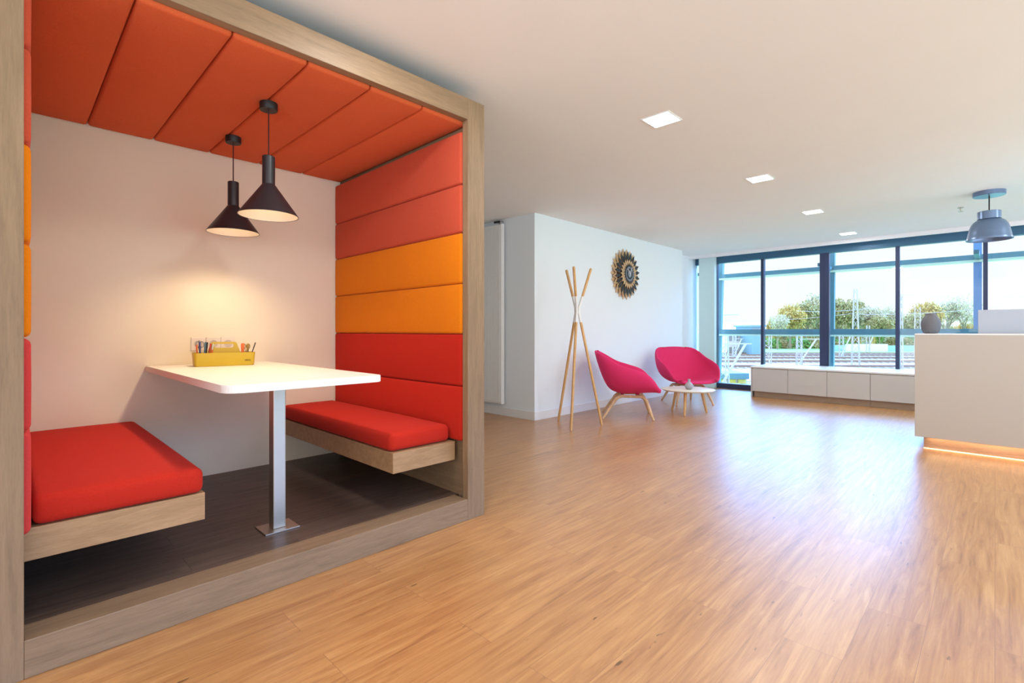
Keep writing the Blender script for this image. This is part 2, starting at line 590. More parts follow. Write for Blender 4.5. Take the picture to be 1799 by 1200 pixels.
# ================================================================ BOOTH
bo = thing('seating_booth', 'wood-framed meeting booth lined with orange and red padding on the left', 'booth', (1.0, 3.14, 0))
XI0, XI1 = .04, 1.956
b = B(); add_box(b, (XI1, BY0, 0), (BX1, BY0 + .05, 2.56), .002); obj('post', b, M['frame_z'], bo)
b = B(); add_box(b, (BX0, BY0, 0), (XI0, BY0 + .05, 2.56), .002); obj('post', b, M['frame_z'], bo)
b = B(); add_box(b, (XI0, BY0, 2.431), (XI1, BY0 + .05, 2.56), .002); obj('top_beam', b, M['frame_x'], bo)
b = B(); add_box(b, (XI0, BY0, 0), (XI1, BY0 + .13, .127), .003); obj('front_sill', b, M['frame_x'], bo)
b = B(); add_box(b, (XI1 + .035, BY0 + .05, 0), (BX1, BYW - .003, 2.56)); obj('side_panel', b, M['frame_y'], bo)
b = B(); add_box(b, (BX0, BY0 + .05, 0), (XI0 - .03, BYW - .003, 2.56)); obj('side_panel', b, M['frame_y'], bo)
b = B(); add_box(b, (XI0 - .03, BY0 + .05, 2.47), (XI1 + .035, BYW - .003, 2.56)); obj('roof_panel', b, M['pad_board'], bo)
b = B(); add_box(b, (XI0 - .03, BY0 + .13, .0), (XI1 + .035, BYW - .003, .122)); obj('platform', b, M['dark_floor'], bo)
# padding: six bands on either side, six strips under the roof
zs = [2.375, 2.05, 1.752, 1.440, 1.130, .808, .470]
cols = ['coral', 'coral', 'orange', 'orange', 'red', 'red']
colsL = ['coral', 'coral', 'orange', 'orange', 'rose', 'rose']
for k in range(6):
    b = B(); add_puff(b, (XI1 - .012, BY0 + .052, zs[k + 1] + .001), (XI1 + .035, BYW - .002, zs[k] - .001), .016, (.012, 0, 0, 0, 0, 0))
    obj('side_pad', b, M[cols[k]], bo, True, label=['coral pad', 'coral pad', 'orange pad', 'orange pad', 'red pad', 'red pad'][k])
zl = [2.405, 2.11, 1.785, 1.447, 1.125, .806, .455]
for k in range(6):
    b = B(); add_puff(b, (XI0 - .03, BY0 + .052, zl[k + 1] + .001), (XI0 + .018, BYW - .002, zl[k] - .001), .022, (0, .006, 0, 0, 0, 0))
    obj('side_pad', b, M[colsL[k]], bo, True, label=['coral pad', 'coral pad', 'orange pad', 'orange pad', 'rose red pad', 'rose red pad'][k])
xs = [XI0 - .028, .347, .680, 1.005, 1.335, 1.663, 1.989]
for k in range(6):
    b = B(); add_puff(b, (xs[k] + .0015, BY0 + .052, 2.413), (xs[k + 1] - .0015, BYW - .002, 2.468), .016, (0, 0, 0, 0, .012, 0))
    obj('roof_pad', b, M['roof_fab'], bo, True)

# benches
bl = thing('booth_bench', 'wooden bench with red cushion, left side of the booth', 'bench', (.31, 3.2, .34))
b = B(); add_box(b, (XI0 + .0, 2.41, .346), (.592, BYW - .002, .460), .002); obj('bench_frame', b, M['bench'], bl)
b = B(); add_puff(b, (XI0 + .022, 2.405, .461), (.588, BYW - .003, .566), .03, (0, .004, .006, 0, 0, .012)); obj('seat_cushion', b, M['seat'], bl, True)
br_ = thing('booth_bench', 'wooden bench with red cushion, right side of the booth', 'bench', (1.73, 3.2, .34))
b = B(); add_box(b, (1.512, 2.41, .346), (XI1 + .0, BYW - .002, .462), .002); obj('bench_frame', b, M['bench'], br_)
b = B(); add_puff(b, (1.508, 2.43, .463), (XI1 - .022, BYW - .003, .566), .03, (.004, 0, .006, 0, 0, .010)); obj('seat_cushion', b, M['seat'], br_, True)

# table
tb = thing('booth_table', 'white laminate table on one steel leg between the benches', 'table', (1.0, 2.68, .122))
TX0, TX1, TY0, TZ = .640, 1.385, 2.305, .917
r = .07
pts = [(TX0, BYW - .002)]
for k in range(9):
    a = pi + k / 8 * pi / 2
    pts.append((TX0 + r + r * cos(a), TY0 + r + r * sin(a)))
r2 = .03
for k in range(9):
    a = 1.5 * pi + k / 8 * pi / 2
    pts.append((TX1 - r2 + r2 * cos(a), TY0 + r2 + r2 * sin(a)))
pts.append((TX1, BYW - .002))
b = B(); add_prism(b, pts, TZ - .035, TZ)
bmesh.ops.bevel(b, geom=[e for e in b.edges if abs(e.verts[0].co.z - e.verts[1].co.z) < 1e-5], offset=.003, segments=2, affect='EDGES')
obj('tabletop', b, M['table'], tb)
b = B(); add_box(b, (.957, 2.648, .128), (1.020, 2.711, TZ - .036), .004); obj('leg', b, M['steel'], tb)
b = B(); add_box(b, (.905, 2.605, .1225), (1.075, 2.755, .1285), .001); obj('base_plate', b, M['steel'], tb)

# pendants in the booth
def booth_pendant(x, y, ztop, label):
    t = thing('pendant_lamp', label, 'lamp', (x, y, ztop), 0, None)
    b = B(); add_lathe(b, [(0, 2.368), (.044, 2.368), (.046, 2.371), (.046, 2.408), (0, 2.408)], (x, y, 0), 32)
    obj('canopy', b, M['black2'], t, True, auto=.6)
    b = B(); add_tube(b, [(x, y, 2.37), (x, y, ztop)], .0035, 8); obj('cord', b, M['cord'], t)
    n = ztop - .155
    b = B(); add_lathe(b, [(0, ztop), (.030, ztop), (.0325, ztop - .003), (.0325, n), (.153, n - .172), (.153, n - .175),
                           (.150, n - .173), (.030, n - .004), (0, n - .004)], (x, y, 0), 56)
    sh = obj('lamp_shade', b, M['black'], t, True, auto=.5)
    b = B(); add_lathe(b, [(.1495, n - .1735), (.0305, n - .007), (0, n - .007)], (x, y, 0), 56)
    obj('shade_lining', b, M['shade_in'], sh, True, auto=.8)
    b = B(); add_lathe(b, [(0, n - .11), (.022, n - .10), (.030, n - .07), (.022, n - .035), (.014, n - .008)], (x, y, 0), 24)
    obj('bulb', b, M['bulb'], t, True)
    ld = bpy.data.lights.new('pendant_light', 'SPOT')
    ld.energy = BOOTH_LAMP_W; ld.color = (1, .76, .42); ld.shadow_soft_size = .028
    ld.spot_size = radians(130); ld.spot_blend = .7
    lo = bpy.data.objects.new('pendant_light', ld); S.collection.objects.link(lo)
    lo.parent = t; lo.location = (0, 0, n - .125 - ztop)
    return t
booth_pendant(1.014, 2.875, 2.114, 'black cone pendant lamp hanging nearest the booth opening')
booth_pendant(1.030, 3.540, 2.116, 'black cone pendant lamp hanging nearest the booth wall')

# sockets on the booth wall
so = thing('wall_socket', 'triple white power socket on the wall behind the mustard caddy', 'socket', (1.04, BYW, 1.06))
for k in range(3):
    x0 = .895 + k * .093
    b = B(); add_box(b, (x0, BYW - .009, 1.010), (x0 + .091, BYW, 1.104), .003); f = obj('socket_plate', b, M['socket'], so)
    b = B(); cx = x0 + .0455
    add_lathe(b, [(.026, .0), (.026, .003), (.021, .003), (.020, .0008), (0, .0008)], (0, 0, 0), 28)
    bmesh.ops.rotate(b, cent=(0, 0, 0), matrix=Matrix.Rotation(radians(90), 3, 'X'), verts=b.verts)
    base_shift(b, (cx, BYW - .0092, 1.057)); obj('socket_insert', b, M['socket_hole'], so)

# ---- mustard caddy with pens
CA = (1.02, 3.70, TZ)
ca_rot = radians(-8.5)
cd = thing('desk_caddy', 'mustard plastic caddy with a carrying handle on the booth table', 'caddy', CA, ca_rot)
w, d, h = .178, .078, .088
def tray_mesh():
    b = B()
    prof = [(w - .006, d - .006), (w, d)]
    def ring(hw, hd, z, rr=.02):
        vs = []
        for cx_, cy_, a0 in ((hw - rr, hd - rr, 0), (-hw + rr, hd - rr, 90), (-hw + rr, -hd + rr, 180), (hw - rr, -hd + rr, 270)):
            for k in range(6):
                a = radians(a0 + k * 18)
                vs.append(b.verts.new((cx_ + rr * cos(a), cy_ + rr * sin(a), z)))
        return vs
    rs = [ring(w - .010, d - .008, .001), ring(w - .006, d - .005, .006), ring(w, d, h), ring(w - .004, d - .004, h, .017),
          ring(w - .010, d - .009, .008, .017)]
    b.faces.new(list(reversed(rs[0]))); b.faces.new(rs[-1])
    for a_, b_ in zip(rs, rs[1:]):
        n = len(a_)
        for k in range(n): b.faces.new((a_[k], a_[(k + 1) % n], b_[(k + 1) % n], b_[k]))
    return b
tray = obj('tray', tray_mesh(), M['mustard'], cd, True, world=False, auto=.5)
# handle: trapezoid plate with an oval hole, standing on the centre line
b = B()
outer = [(-.105, .02), (.105, .02), (.098, .085), (.078, .140)]
for k in range(1, 6): outer.append((.060 + .018 * cos(k * pi / 10), .140 + .018 * sin(k * pi / 10)))
for k in range(0, 5): outer.append((-.060 + .018 * cos(pi / 2 + k * pi / 10), .140 + .018 * sin(pi / 2 + k * pi / 10)))
outer += [(-.078, .140), (-.098, .085)]
inner = []
for k in range(13): inner.append((.045 + .013 * cos(-pi / 2 + k * pi / 12), .132 + .013 * sin(-pi / 2 + k * pi / 12)))
for k in range(13): inner.append((-.045 + .013 * cos(pi / 2 + k * pi / 12), .132 + .013 * sin(pi / 2 + k * pi / 12)))
for y_ in (-.004, .004):
    vo = [b.verts.new((x_, y_, z_)) for x_, z_ in outer]
    vi = [b.verts.new((x_, y_, z_)) for x_, z_ in inner]
    eo = [b.edges.new((vo[i], vo[(i + 1) % len(vo)])) for i in range(len(vo))]
    ei = [b.edges.new((vi[i], vi[(i + 1) % len(vi)])) for i in range(len(vi))]
    bmesh.ops.triangle_fill(b, use_beauty=True, edges=eo + ei)
    if y_ < 0: vo0, vi0 = vo, vi
for A_, B_ in ((vo0, vo), (vi0, vi)):
    for i in range(len(A_)):
        j = (i + 1) % len(A_)
        b.faces.new((A_[i], A_[j], B_[j], B_[i]))
obj('handle', b, M['mustard'], cd, world=False)
# lettering on the front
cu = bpy.data.curves.new('lettering', 'FONT'); cu.body = 'vitra.'; cu.size = .019; cu.extrude = .0004
to = bpy.data.objects.new('lettering', cu); S.collection.objects.link(to)
dg = bpy.context.evaluated_depsgraph_get()
tm = bpy.data.meshes.new_from_object(to.evaluated_get(dg))
bpy.data.objects.remove(to)
tm.name = 'lettering'; tm.materials.clear(); tm.materials.append(M['print'])
tm.transform(Matrix.Translation((.112, -.0775, .030)) @ Matrix.Rotation(radians(90 - 2), 4, 'X'))
lt = bpy.data.objects.new('lettering', tm); S.collection.objects.link(lt); lt.parent = tray

Rz = Matrix.Rotation(ca_rot, 4, 'Z')
def in_caddy(x, y, z): return Vector(CA) + Rz @ Vector((x, y, z))
def pen(x, y, dx, dy, mat, capmat, label, length=.150, rad=.0045, name='pen'):
    base = in_caddy(x, y, .0095)
    t = thing(name, label, 'pen' if name == 'pen' else name, base, 0, None)
    top = (Rz @ Vector((dx, dy, 0))) ; top.z = sqrt(max(.001, length ** 2 - top.length ** 2))
    b = B(); add_tube(b, [(0, 0, 0), top * .03, top * .08, top * .72], [.0012, rad * .5, rad, rad], 10); obj('barrel', b, M[mat], t, True, world=False, auto=.8)
    b = B(); add_tube(b, [top * .72, top * .96, top], [rad * 1.18, rad * 1.18, rad * .8], 10); obj('cap', b, M[capmat], t, True, world=False, auto=.8)
    return t
pen(-.150, .010, -.004, .004, 'p_orange', 'p_orange', 'orange pen at the far left end of the caddy', .132)
pen(-.138, -.010, .000, .006, 'p_blue', 'p_blue', 'dark blue pen second from the left in the caddy', .150)
pen(-.128, .020, -.010, .006, 'p_grey', 'p_grey', 'tall grey pen in the left end of the caddy', .158)
pen(-.117, -.014, .010, .004, 'p_teal', 'p_teal', 'teal pen leaning right in the left half of the caddy', .150)
pen(-.108, .014, .014, .000, 'p_dark', 'p_dark', 'black pen leaning right in the left half of the caddy', .148)
pen(-.098, -.014, .022, .004, 'p_red', 'p_red', 'dark red pen leaning right beside the caddy handle', .140)
pen(-.090, .022, .026, .000, 'p_orange', 'p_red', 'orange and red pen leaning towards the caddy handle', .138)
pen(-.082, -.020, .018, .004, 'p_orange', 'p_white', 'orange pen with pale cap beside the caddy handle', .138)
pen(.112, .010, .002, .004, 'p_orange', 'p_orange', 'thick orange marker in the right end of the caddy', .138, .009, 'marker')
pen(.130, -.014, .010, .000, 'p_gold', 'p_gold', 'brass coloured pen in the right end of the caddy', .128)
pen(.138, .016, .012, .004, 'p_dark', 'p_gold', 'dark pen with gold cap in the right end of the caddy', .132)
pen(.145, .0, .046, .002, 'p_dark', 'p_dark', 'slim dark pencil leaning out of the right caddy end', .150, .003)
def scissors(x, y, mat, label, s=1.0, rz=0.):
    t = thing('scissors', label, 'scissors', in_caddy(x, y, .0095), ca_rot + rz)
    b = B(); add_box(b, (-.004, -.001, 0), (.001, .001, .085 * s)); add_box(b, (-.001, .001, 0), (.004, .003, .085 * s)); obj('blades', b, M['steel'], t, world=False)
    for sg in (-1, 1):
        b = B(); c_ = (sg * .013, 0, .118 * s)
        add_tube(b, [(c_[0] + .011 * cos(a), 0, c_[2] + .017 * s * sin(a)) for a in [k * 2 * pi / 16 for k in range(17)]], .0026, 8, False)
        bar(b, (sg * .002, 0, .080 * s), (sg * .008, 0, .104 * s), .004)
        obj('finger_loop', b, M[mat], t, world=False)
scissors(-.134, .040, 'p_grey', 'grey handled scissors standing in the left caddy end', 1.12, .3)
scissors(.138, .040, 'p_gold', 'brass handled scissors standing in the right caddy end', .98)

# ================================================================ CEILING LIGHTS
def light_panel(x, y, label, group=None):
    t = thing('ceiling_light', label, 'ceiling light', (x, y, H), 0, group)
    s = .105
    b = B()
    for a_, c_ in (((-s, -s), (s, -s + .008)), ((-s, s - .008), (s, s)), ((-s, -s + .008), (-s + .008, s - .008)), ((s - .008, -s + .008), (s, s - .008))):
        add_box(b, (x + a_[0], y + a_[1], H - .006), (x + c_[0], y + c_[1], H))
    obj('frame', b, M['trim'], t)
    b = B(); add_box(b, (x - s + .008, y - s + .008, H - .004), (x + s - .008, y + s - .008, H)); obj('diffuser', b, M['panel_light'], t)
    ld = bpy.data.lights.new('panel_glow', 'AREA'); ld.size = .19; ld.energy = CEIL_LAMP_W; ld.color = (.97, .98, 1)
    lo = bpy.data.objects.new('panel_glow', ld); S.collection.objects.link(lo); lo.parent = t; lo.location = (0, 0, -.008)
lp = ['square ceiling light at the top edge, nearest the booth front', 'largest square ceiling light, just right of the booth',
      'second square ceiling light from the booth', 'third square ceiling light from the booth',
      'smallest square ceiling light, nearest the window front']
for (x, y), l in zip(((1.272, 1.692), (3.270, 1.703), (5.222, 1.667), (7.154, 1.653), (9.126, 1.630)), lp):
    light_panel(x, y, l)
for x in (-.6, 1.378, 3.27, 5.222, 7.154, 9.126):  # unseen row of lights, added to brighten the room
    light_panel(x, -1.6, 'added square ceiling light out of view, filling the reception side with light', 'added fill lights over the reception side')

# sprinkler
sp = thing('sprinkler_head', 'small chrome sprinkler head on the ceiling beside the grey pendant', 'sprinkler', (8.18, .30, H))
b = B(); add_lathe(b, [(0, 0), (.03, 0), (.03, -.006), (.010, -.010), (.008, -.035), (0, -.035)], (8.18, .30, H), 20); obj('body', b, M['steel'], sp, True, auto=.6)
b = B(); add_lathe(b, [(0, -.050), (.024, -.048), (.024, -.051), (0, -.053)], (8.18, .30, H), 20)
bar(b, (8.172, .30, H - .034), (8.186, .296, H - .05), .003); obj('deflector', b, M['steel'], sp)

# grey pendant over the reception
px_, py_ = 7.464, .045
gp = thing('pendant_lamp', 'blue-grey bell pendant lamp hanging over the reception desk', 'lamp', (px_, py_, 2.135))
b = B(); add_lathe(b, [(0, 2.612), (.130, 2.612), (.134, 2.616), (.134, H), (0, H)], (px_, py_, 0), 48); obj('canopy', b, M['lampblue'], gp, True, auto=.6)
b = B(); add_tube(b, [(px_, py_, 2.615), (px_, py_, 2.44)], .006, 8); obj('cord', b, M['black2'], gp)
b = B(); add_lathe(b, [(0, 2.445), (.094, 2.445), (.097, 2.442), (.097, 2.362), (.090, 2.358), (0, 2.358)], (px_, py_, 0), 48); obj('collar', b, M['lampblue'], gp, True, auto=.6)
b = B(); add_lathe(b, [(.085, 2.357), (.105, 2.352), (.130, 2.332), (.150, 2.300), (.163, 2.260), (.174, 2.210), (.182, 2.165), (.192, 2.140), (.191, 2.137),
                       (.186, 2.141), (.178, 2.165), (.170, 2.21), (.159, 2.26), (.146, 2.30), (.126, 2.328), (.08, 2.35)], (px_, py_, 0), 56)
obj('lamp_shade', b, M['lampblue'], gp, True, auto=.9)

# ================================================================ RADIATOR
ra = thing('radiator', 'tall white vertical radiator beyond the booth edge', 'radiator', (AX - .06, 5.0, .16))
b = B(); add_box(b, (AX - .085, 4.735, .165), (AX - .022, 5.40, 2.585), .006)
k = 4.755
while k < 5.38:
    add_box(b, (AX - .090, k, .19), (AX - .084, k + .024, 2.56), .002, 1); k += .034
obj('panel', b, M['radiator'], ra)
b = B(); add_box(b, (AX - .082, 4.732, .163), (AX - .03, 4.7345, 2.587)); obj('side_cover', b, M['radiator'], ra)
for z in (.5, 2.3):
    b = B(); add_box(b, (AX - .022, 4.9, z), (AX - .001, 4.94, z + .05)); obj('bracket', b, M['radiator'], ra)
b = B(); add_tube(b, [(AX - .05, 4.80, 2.585), (AX - .05, 4.80, 2.635)], .009, 10); add_tube(b, [(AX - .05, 4.80, 2.627), (AX - .05, 4.90, 2.632)], .015, 12)
obj('valve', b, M['black2'], ra)
b = B(); add_tube(b, [(AX - .05, 4.80, 2.60), (AX - .05, 4.775, 2.625), (AX - .01, 4.775, 2.63)], .008, 8); obj('pipe', b, M['steel'], ra)

# ================================================================ CLOCK
ck = thing('wall_clock', 'round wall clock of layered wooden and black petals', 'clock', (6.86, AY, 2.043))
def petal_ring(bm, n, r0, r1, w, y0, th, off=0., tipk=.62):
    for i in range(n):
        a = 2 * pi * (i + off) / n
        ca_, sa_ = cos(a), sin(a)
        pl = []
        L = r1 - r0
        prof = [(0, .18), (.25, .6), (.45, .93), (.58, 1.), (.75, .70), (.9, .28), (1, 0)]
        left = [(r0 + L * t, w / 2 * k) for t, k in prof]
        pts = left + [(x, -y) for x, y in reversed(left[:-1])]
        def fn(x, y, z):
            return (x * ca_ - y * sa_, -(y0 + z), x * sa_ + y * ca_)
        add_prism(bm, pts, 0, th, fn)
R0 = .405
b = B(); petal_ring(b, 22, .12, R0, .112, .004, .008); petal_ring(b, 22, .12, R0 * .97, .100, .034, .006, .5)
b2 = obj('outer_petals', b, M['clock_wood'], ck, world=False)
b = B(); petal_ring(b, 22, .17, R0 * .89, .054, .060, .006, .5); obj('black_petals', b, M['clock_black'], ck, world=False)
b = B(); petal_ring(b, 22, .06, R0 * .58, .050, .074, .006, 0); petal_ring(b, 22, .06, R0 * .53, .040, .084, .004, .5)
obj('inner_petals', b, M['clock_wood'], ck, world=False)
b = B(); petal_ring(b, 22, .05, R0 * .42, .020, .092, .003, .5); petal_ring(b, 22, .05, R0 * .39, .012, .092, .003, 0); obj('small_black_petals', b, M['clock_black'], ck, world=False)
b = B(); petal_ring(b, 24, .02, R0 * .31, .036, .096, .003, .25)
obj('dial', b, M['clock_face'], ck, world=False)
b = B(); add_lathe(b, [(0, 0), (.055, 0), (.055, .1005), (0, .1005)], (0, 0, 0), 32)
bmesh.ops.rotate(b, cent=(0, 0, 0), matrix=Matrix.Rotation(radians(90), 3, 'X'), verts=b.verts)
obj('hub', b, M['clock_face'], ck, world=False)
b = B(); bar(b, (0, -.104, 0), (-.062, -.104, .075), .012, .003); obj('hour_hand', b, M['hand'], ck, world=False)
b = B(); bar(b, (-.01, -.108, -.03), (.045, -.108, .105), .009, .003); obj('minute_hand', b, M['hand'], ck, world=False)

# ================================================================ COAT RACK
rc = Vector((4.83, 3.62, 0))
rk = thing('coat_stand', 'three-pole oak coat stand with white bent middles by the wall corner', 'coat stand', rc)
for fx, fy in ((4.53, 3.481), (4.901, 3.967), (5.060, 3.418)):
    dv = Vector((fx, fy, 0)) - rc
    u = dv.normalized()
    foot = dv; mid = u * .016 + Vector((0, 0, 1.40)); top = dv * .56 + Vector((0, 0, 1.905))
    lo_ = mid + (foot - mid) * (.15 / 1.40); hi_ = mid + (top - mid) * (.165 / .505)
    b = B(); add_tube(b, [foot, foot + (mid - foot) * .02, lo_], [.010, .0165, .0165], 14); obj('pole', b, M['oak'], rk, True, world=False, auto=.8)
    b = B(); add_tube(b, [lo_, lo_ + (mid - lo_) * .8, mid + (hi_ - mid) * .2, hi_], .0165, 14); obj('joint_sleeve', b, M['white'], rk, True, world=False, auto=.8)
    b = B(); add_tube(b, [hi_, top - (top - hi_) * .03, top], [.0165, .0165, .011], 14); obj('pole', b, M['oak'], rk, True, world=False, auto=.8)

# ================================================================ LOUNGE CHAIRS
def catmull(P, t):
    n = len(P) - 1
    # P: list of (param, vector)
    for i in range(n):
        if t <= P[i + 1][0] + 1e-9: break
    p1, p2 = P[i], P[i + 1]
    p0 = P[i - 1] if i > 0 else None
    p3 = P[i + 2] if i + 2 <= n else None
    s = (t - p1[0]) / (p2[0] - p1[0])
    v1, v2 = Vector(p1[1]), Vector(p2[1])
    m1 = (v2 - Vector(p0[1])) / (p2[0] - p0[0]) if p0 else (v2 - v1) / (p2[0] - p1[0])
    m2 = (Vector(p3[1]) - v1) / (p3[0] - p1[0]) if p3 else (v2 - v1) / (p2[0] - p1[0])
    dt = p2[0] - p1[0]
    return (2 * s ** 3 - 3 * s * s + 1) * v1 + (s ** 3 - 2 * s * s + s) * m1 * dt + (-2 * s ** 3 + 3 * s * s) * v2 + (s ** 3 - s * s) * m2 * dt

def shell_mesh():
    C = [(0, (0, .425, .352)), (.10, (0, .36, .362)), (.28, (0, .16, .345)), (.45, (0, -.06, .335)), (.58, (0, -.20, .375)), (.70, (0, -.275, .48)), (.85, (0, -.345, .66)), (1, (0, -.405, .865))]
    Rm = [(0, (.245, .405, .350)), (.10, (.335, .365, .405)), (.22, (.385, .300, .505)), (.34, (.410, .210, .585)), (.52, (.415, .04, .645)), (.68, (.395, -.13, .70)), (.82, (.355, -.275, .785)), (.92, (.295, -.362, .838)), (1, (.195, -.402, .858))]
    nu, nv = 28, 30
    bm = B()
    grid = []
    for j in range(nv + 1):
        t = j / nv
        c, r = catmull(C, t), catmull(Rm, t)
        row = []
        for i in range(nu + 1):
            th = (i / nu * 2 - 1) * pi / 2
            s, q = sin(th), cos(th)
            sx = (abs(s) ** .80) * (1 if s >= 0 else -1)
            wgt = 1 - abs(q) ** .80
            p = Vector((r.x * sx, c.y + (r.y - c.y) * wgt, c.z + (r.z - c.z) * wgt))
            row.append(p)
        grid.append(row)
    # thickness: offset along the surface normal
    def nrm(j, i):
        a = grid[min(j + 1, nv)][i] - grid[max(j - 1, 0)][i]
        d = grid[j][min(i + 1, nu)] - grid[j][max(i - 1, 0)]
        return d.cross(a).normalized()
    T = .034
    top, bot = [], []
    for j in range(nv + 1):
        tr, brw = [], []
        for i in range(nu + 1):
            n = nrm(j, i)
            e = min(i, nu - i, j, nv - j)
            tk = T * (.62 if e == 0 else .9 if e == 1 else 1)
            sh = T * (.19 if e == 0 else .05 if e == 1 else 0)
            p = grid[j][i]
            tr.append(bm.verts.new(p + n * (tk + sh - 0)))
            brw.append(bm.verts.new(p + n * sh))
        top.append(tr); bot.append(brw)
    for j in range(nv):
        for i in range(nu):
            bm.faces.new((top[j][i], top[j][i + 1], top[j + 1][i + 1], top[j + 1][i]))
            bm.faces.new((bot[j][i], bot[j + 1][i], bot[j + 1][i + 1], bot[j][i + 1]))
    ring = [(0, i) for i in range(nu)] + [(j, nu) for j in range(nv)] + [(nv, i) for i in range(nu, 0, -1)] + [(j, 0) for j in range(nv, 0, -1)]
    rim = []
    for j, i in ring:
        ctr = Vector((0, 0, .55)); mid_ = (top[j][i].co + bot[j][i].co) / 2
        # outward direction along the sheet
        jj = 1 if j == 0 else nv - 1 if j == nv else j
        ii = 1 if i == 0 else nu - 1 if i == nu else i
        o = (grid[j][i] - grid[jj][ii]).normalized()
        rim.append(bm.verts.new(mid_ + o * .010))
    n = len(ring)
    for k in range(n):
        k2 = (k + 1) % n
        a, c = ring[k], ring[k2]
        bm.faces.new((top[a[0]][a[1]], top[c[0]][c[1]], rim[k2], rim[k]))
        bm.faces.new((rim[k], rim[k2], bot[c[0]][c[1]], bot[a[0]][a[1]]))
    return bm

def lounge_chair(label, loc, face):
    th = atan2(-face[0], face[1])
    t = thing('lounge_chair', label, 'chair', (*loc, 0), th, None)
    sh_ = shell_mesh(); bmesh.ops.translate(sh_, vec=(0, 0, .014), verts=sh_.verts); obj('seat_shell', sh_, M['pink'], t, True, world=False)
    for sx in (-1, 1):
        zt = .288
        fr = [(sx * .300, .315, 0), (sx * .225, .235, .235)]
        rr = [(sx * .255, -.325, 0), (sx * .175, -.150, .255)]
        b = B(); add_tube(b, [fr[0], Vector(fr[0]).lerp(Vector(fr[1]), .5), fr[1], (sx * .205, .205, .272), (sx * .190, .165, zt)], [.014, .019, .022, .022, .020], 12)
        obj('leg', b, M['oak2'], t, True, world=False, auto=.9)
        b = B(); add_tube(b, [rr[0], Vector(rr[0]).lerp(Vector(rr[1]), .5), rr[1], (sx * .168, -.120, .277), (sx * .165, -.080, zt)], [.014, .019, .022, .022, .020], 12)
        obj('leg', b, M['oak2'], t, True, world=False, auto=.9)
        b = B(); add_tube(b, [(sx * .190, .17, zt), (sx * .165, -.085, zt)], .018, 12); obj('side_rail', b, M['oak2'], t, True, world=False, auto=.9)
    for y_ in (.13, -.07):
        b = B(); add_box(b, (-.185, y_ - .022, .290), (.185, y_ + .022, .310), .004); obj('cross_bar', b, M['oak2'], t, world=False)
        b = B(); add_box(b, (-.12, y_ - .02, .310), (.12, y_ + .02, .356), .003); obj('mount', b, M['pink'], t, world=False)
    return t
lounge_chair('pink lounge chair seen from the side, beside the coat stand', (5.84, 3.54), (.56, -.83))
lounge_chair('pink lounge chair facing the camera, behind the coffee table', (7.57, 3.53), (-.62, -.78))

# coffee table
ct = thing('coffee_table', 'small round coffee table with splayed oak legs before the pink chairs', 'table', (6.66, 3.07, 0))
b = B(); add_lathe(b, [(0, .316), (.335, .316), (.352, .326), (.356, .334), (.352, .336), (0, .336)], (0, 0, 0), 64); obj('tabletop', b, M['table_oak'], ct, True, world=False, auto=.5)
for fx, fy in ((6.732, 3.342), (6.383, 2.991), (6.869, 2.890)):
    dv = Vector((fx - 6.66, fy - 3.07, 0))
    b = B(); add_tube(b, [dv, dv * .97 + Vector((0, 0, .02)), dv * .72 + Vector((0, 0, .316))], [.013, .016, .022], 14); obj('leg', b, M['oak'], ct, True, world=False, auto=.8)
b = B()
for k in range(3):
    a = atan2((3.342, 2.991, 2.890)[k] - 3.07, (6.732, 6.383, 6.869)[k] - 6.66)
    bar(b, (0, 0, .306), (.22 * cos(a), .22 * sin(a), .306), .03, .018)
obj('under_frame', b, M['oak'], ct, world=False)
vs = thing('bud_vase', 'small pale grey bud vase on the round coffee table', 'vase', (6.63, 3.04, .336))
b = B(); add_lathe(b, [(0, 0), (.030, 0), (.046, .012), (.058, .036), (.058, .052), (.044, .078), (.022, .096), (.017, .106), (.017, .130), (.021, .140), (.017, .139), (.013, .13), (.013, .10), (0, .05)], (0, 0, 0), 40)
obj('body', b, M['vase2'], vs, True, world=False)

# ================================================================ WINDOW CABINETS
cy = [3.026, 2.462, 1.900, 1.340, .780, .22]
clabel = ['white low cabinet at the left end of the window run', 'white low cabinet second from the left under the window',
          'white low cabinet third from the left under the window', 'white low cabinet just left of the reception desk',
          'white low cabinet of the window run hidden behind the reception desk']
for i in range(5):
    y1, y0 = cy[i], cy[i + 1]
    t = thing('low_cabinet', clabel[i], 'cabinet', (9.5, (y0 + y1) / 2, 0), 0, 'low cabinets under the window')
    b = B(); add_box(b, (9.09, y0 + .001, .100), (9.98, y1 - .001, .505)); obj('body', b, M['cab'], t)
    b = B(); add_box(b, (9.070, y0 + .003, .104), (9.089, y1 - .003, .497), .0015); obj('door', b, M['cab'], t)
    b = B(); add_box(b, (9.10, y0 + .001, 0), (9.95, y1 - (.03 if i == 0 else .001), .099)); obj('plinth', b, M['kick'], t)
b = B(); add_box(b, (9.055, .20, .507), (9.985, 3.045, .532), .002)
tag(obj('worktop', b, M['white']), 'long white worktop lying over the low window cabinets', 'worktop')
b = B(); add_box(b, (9.066, 3.028, .0), (9.98, 3.043, .506), .001)
tag(obj('end_panel', b, M['cab']), 'white upright end panel closing the cabinet run', 'panel')

